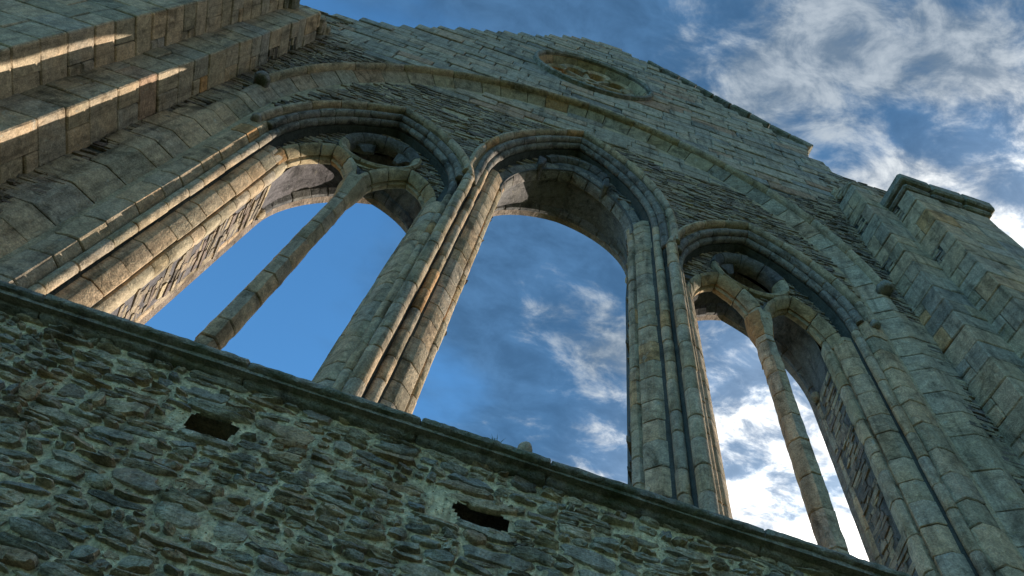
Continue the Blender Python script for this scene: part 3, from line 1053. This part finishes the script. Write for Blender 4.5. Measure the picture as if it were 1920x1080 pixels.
def split(w0, w1, z0, z1, dep=0):
    w, h = w1 - w0, z1 - z0
    if h > 0.13 or (h > 0.07 and random.random() < 0.60 and w < h * 8) or (h > 0.05 and random.random() < 0.12 and w < h * 8):
        if w > 5.0 * h and w > 0.6:
            m = w0 + w * random.uniform(0.35, 0.65); split(w0, m, z0, z1, dep + 1); split(m, w1, z0, z1, dep + 1); return
        m = z0 + h * random.uniform(0.26, 0.74); split(w0, w1, z0, m, dep + 1); split(w0, w1, m, z1, dep + 1); return
    lim = random.uniform(0.08, 0.34) * (0.75 + h * 3)
    if w > lim * 1.35:
        m = w0 + (random.uniform(0.3, 0.7) * w if w < 2.5 * lim else random.uniform(0.35, .65) * w)
        split(w0, m, z0, z1, dep + 1); split(m, w1, z0, z1, dep + 1); return
    cells.append((w0, w1, z0, z1))


split(gx0, gx1, gz0, 3.265)


def rubble_stone(w0, w1, z0, z1, big=1.0):
    w, h = w1 - w0, z1 - z0
    gp = random.uniform(0.002, 0.012)
    a, b = w / 2 - gp, h / 2 - gp * 0.8
    if a < 0.015 or b < 0.008:
        return None
    cx, cz = (w0 + w1) / 2, (z0 + z1) / 2
    n = 12
    ex = random.uniform(2.3, 5.0)
    tilt = rj(0.08)
    p = random.uniform(0.008, 0.036) * big
    rings = [(1.02, 0.02), (0.96, -p * 0.55), (0.86, -p * 0.92), (0.45, -p * 1.02)]
    # broken outline: a few corners knocked off, the rest held near the squared bed
    an = sorted(2 * pi * (i + 0.5 + rj(0.3)) / n for i in range(n))
    jj = [1 + rj(0.10) for _ in range(n)]
    for _ in range(random.choice((0, 1, 1, 2))):
        jj[random.randrange(n)] *= random.uniform(0.62, 0.85)
    sx, sz = rj(0.6) * p, rj(0.6) * p
    V = []
    for (sc_, y) in rings:
        for i in range(n):
            c_, s_ = cos(an[i]), sin(an[i])
            r = min(1.35, (abs(c_) ** ex + abs(s_) ** ex) ** (-1 / ex)) * jj[i] * sc_
            lx, lz = a * r * c_ + rj(.003), b * r * s_ + rj(.003)
            lx, lz = lx * cos(tilt) - lz * sin(tilt), lz * cos(tilt) + lx * sin(tilt)
            ww, zz = warp(cx + lx, cz + lz)
            yy = y + ((sx * r * c_ + sz * r * s_) + rj(.004) if y < 0 else 0)
            yy += (noise.noise(Vector((ww * 16, zz * 22, 2))) * 0.012 + noise.noise(Vector((ww * 34, zz * 70, 7))) * 0.010) * (y < 0)
            V.append(W(ww, yy, zz))
    ww, zz = warp(cx, cz)
    V.append(W(ww, -p * 1.0 + rj(.006), zz))
    F = []
    for r in range(3):
        for i in range(n):
            j = (i + 1) % n
            F.append((r * n + i, r * n + j, (r + 1) * n + j, (r + 1) * n + i))
    for i in range(n):
        F.append((3 * n + i, 3 * n + (i + 1) % n, 4 * n))
    return V, F


def on_screen(w, z):
    v = Vector((C0 + w, 3.0, z))
    d = v.dot(fw)
    return abs(v.dot(rx) / d * 1368.6) < 1010 and abs(v.dot(dn) / d * 1368.6) < 585


seen, unseen = [], []
for c_ in cells:
    cx, cz = (c_[0] + c_[1]) / 2, (c_[2] + c_[3]) / 2
    wx, wz = warp(cx, cz)
    if any(abs(wx - q[0]) < q[2] + (c_[1] - c_[0]) * .36 and abs(wz - q[1]) < q[3] + (c_[3] - c_[2]) * .3 for q in HL):
        continue
    (seen if on_screen(cx, cz) else unseen).append(c_)
seen.sort(key=lambda c_: -(c_[1] - c_[0]) * (c_[3] - c_[2]))
rest = MB()
for i, c_ in enumerate(seen + unseen):
    r = rubble_stone(*c_)
    if not r:
        continue
    if i < 296 and i < len(seen):
        obj('rubble_stone', *r, 'rubble', lower, 45)
    else:
        rest.add(*r)
rest.build('small_rubble', 'rubble', lower, 45, stuff=True)
# slab lintels over the two holes
for q in HL:
    obj('hole_lintel', *rubble_stone(q[0] - q[2] - .07, q[0] + q[2] + .03, q[1] + q[3] - .02, q[1] + q[3] + .055, 1.5), 'rubble', lower, 45)
    obj('hole_sill', *rubble_stone(q[0] - q[2] + .02, q[0] + q[2] + .05, q[1] - q[3] - .05, q[1] - q[3] + .03, 1.2), 'rubble', lower, 45)

# ---- loose things on the sill
V = []; F = []
cs = (-0.075, -0.075, 3.425)
for i in range(9):
    ph = -pi / 2 + pi * (i + .001) / 8.002
    for j in range(14):
        th = 2 * pi * j / 14
        r = 1 + 0.10 * noise.noise(Vector((cos(ph) * cos(th) * 2, cos(ph) * sin(th) * 2, sin(ph) * 2)))
        V.append(W(cs[0] + 0.048 * r * cos(ph) * cos(th), cs[1] + 0.045 * r * cos(ph) * sin(th), cs[2] + 0.062 * r * sin(ph)))
for i in range(8):
    for j in range(14):
        F.append((i * 14 + j, i * 14 + (j + 1) % 14, (i + 1) * 14 + (j + 1) % 14, (i + 1) * 14 + j))
ball = obj('loose_stone', V, F, 'sand', None, 179)
ball['label'] = 'small rounded loose stone sitting on the sill of the middle window'
ball['category'] = 'stone'
tuft = MB()
for i in range(9):
    bw, by = -0.27 + rj(.03), -0.09 + rj(.02)
    lx, ly, hz = rj(.05), rj(.03), random.uniform(0.05, 0.11)
    tuft.add([W(bw - .0025, by, 3.36), W(bw + .0025, by, 3.36), W(bw + lx * .5 + .002, by + ly * .5, 3.36 + hz * .65), W(bw + lx * .5 - .002, by + ly * .5, 3.36 + hz * .65), W(bw + lx, by + ly, 3.36 + hz)], [(0, 1, 2, 3), (3, 2, 4)])
tf = tuft.build('grass_tuft', 'grass', None)
tf['label'] = 'wispy tuft of grass growing on the sill beside the loose stone'
tf['category'] = 'grass'
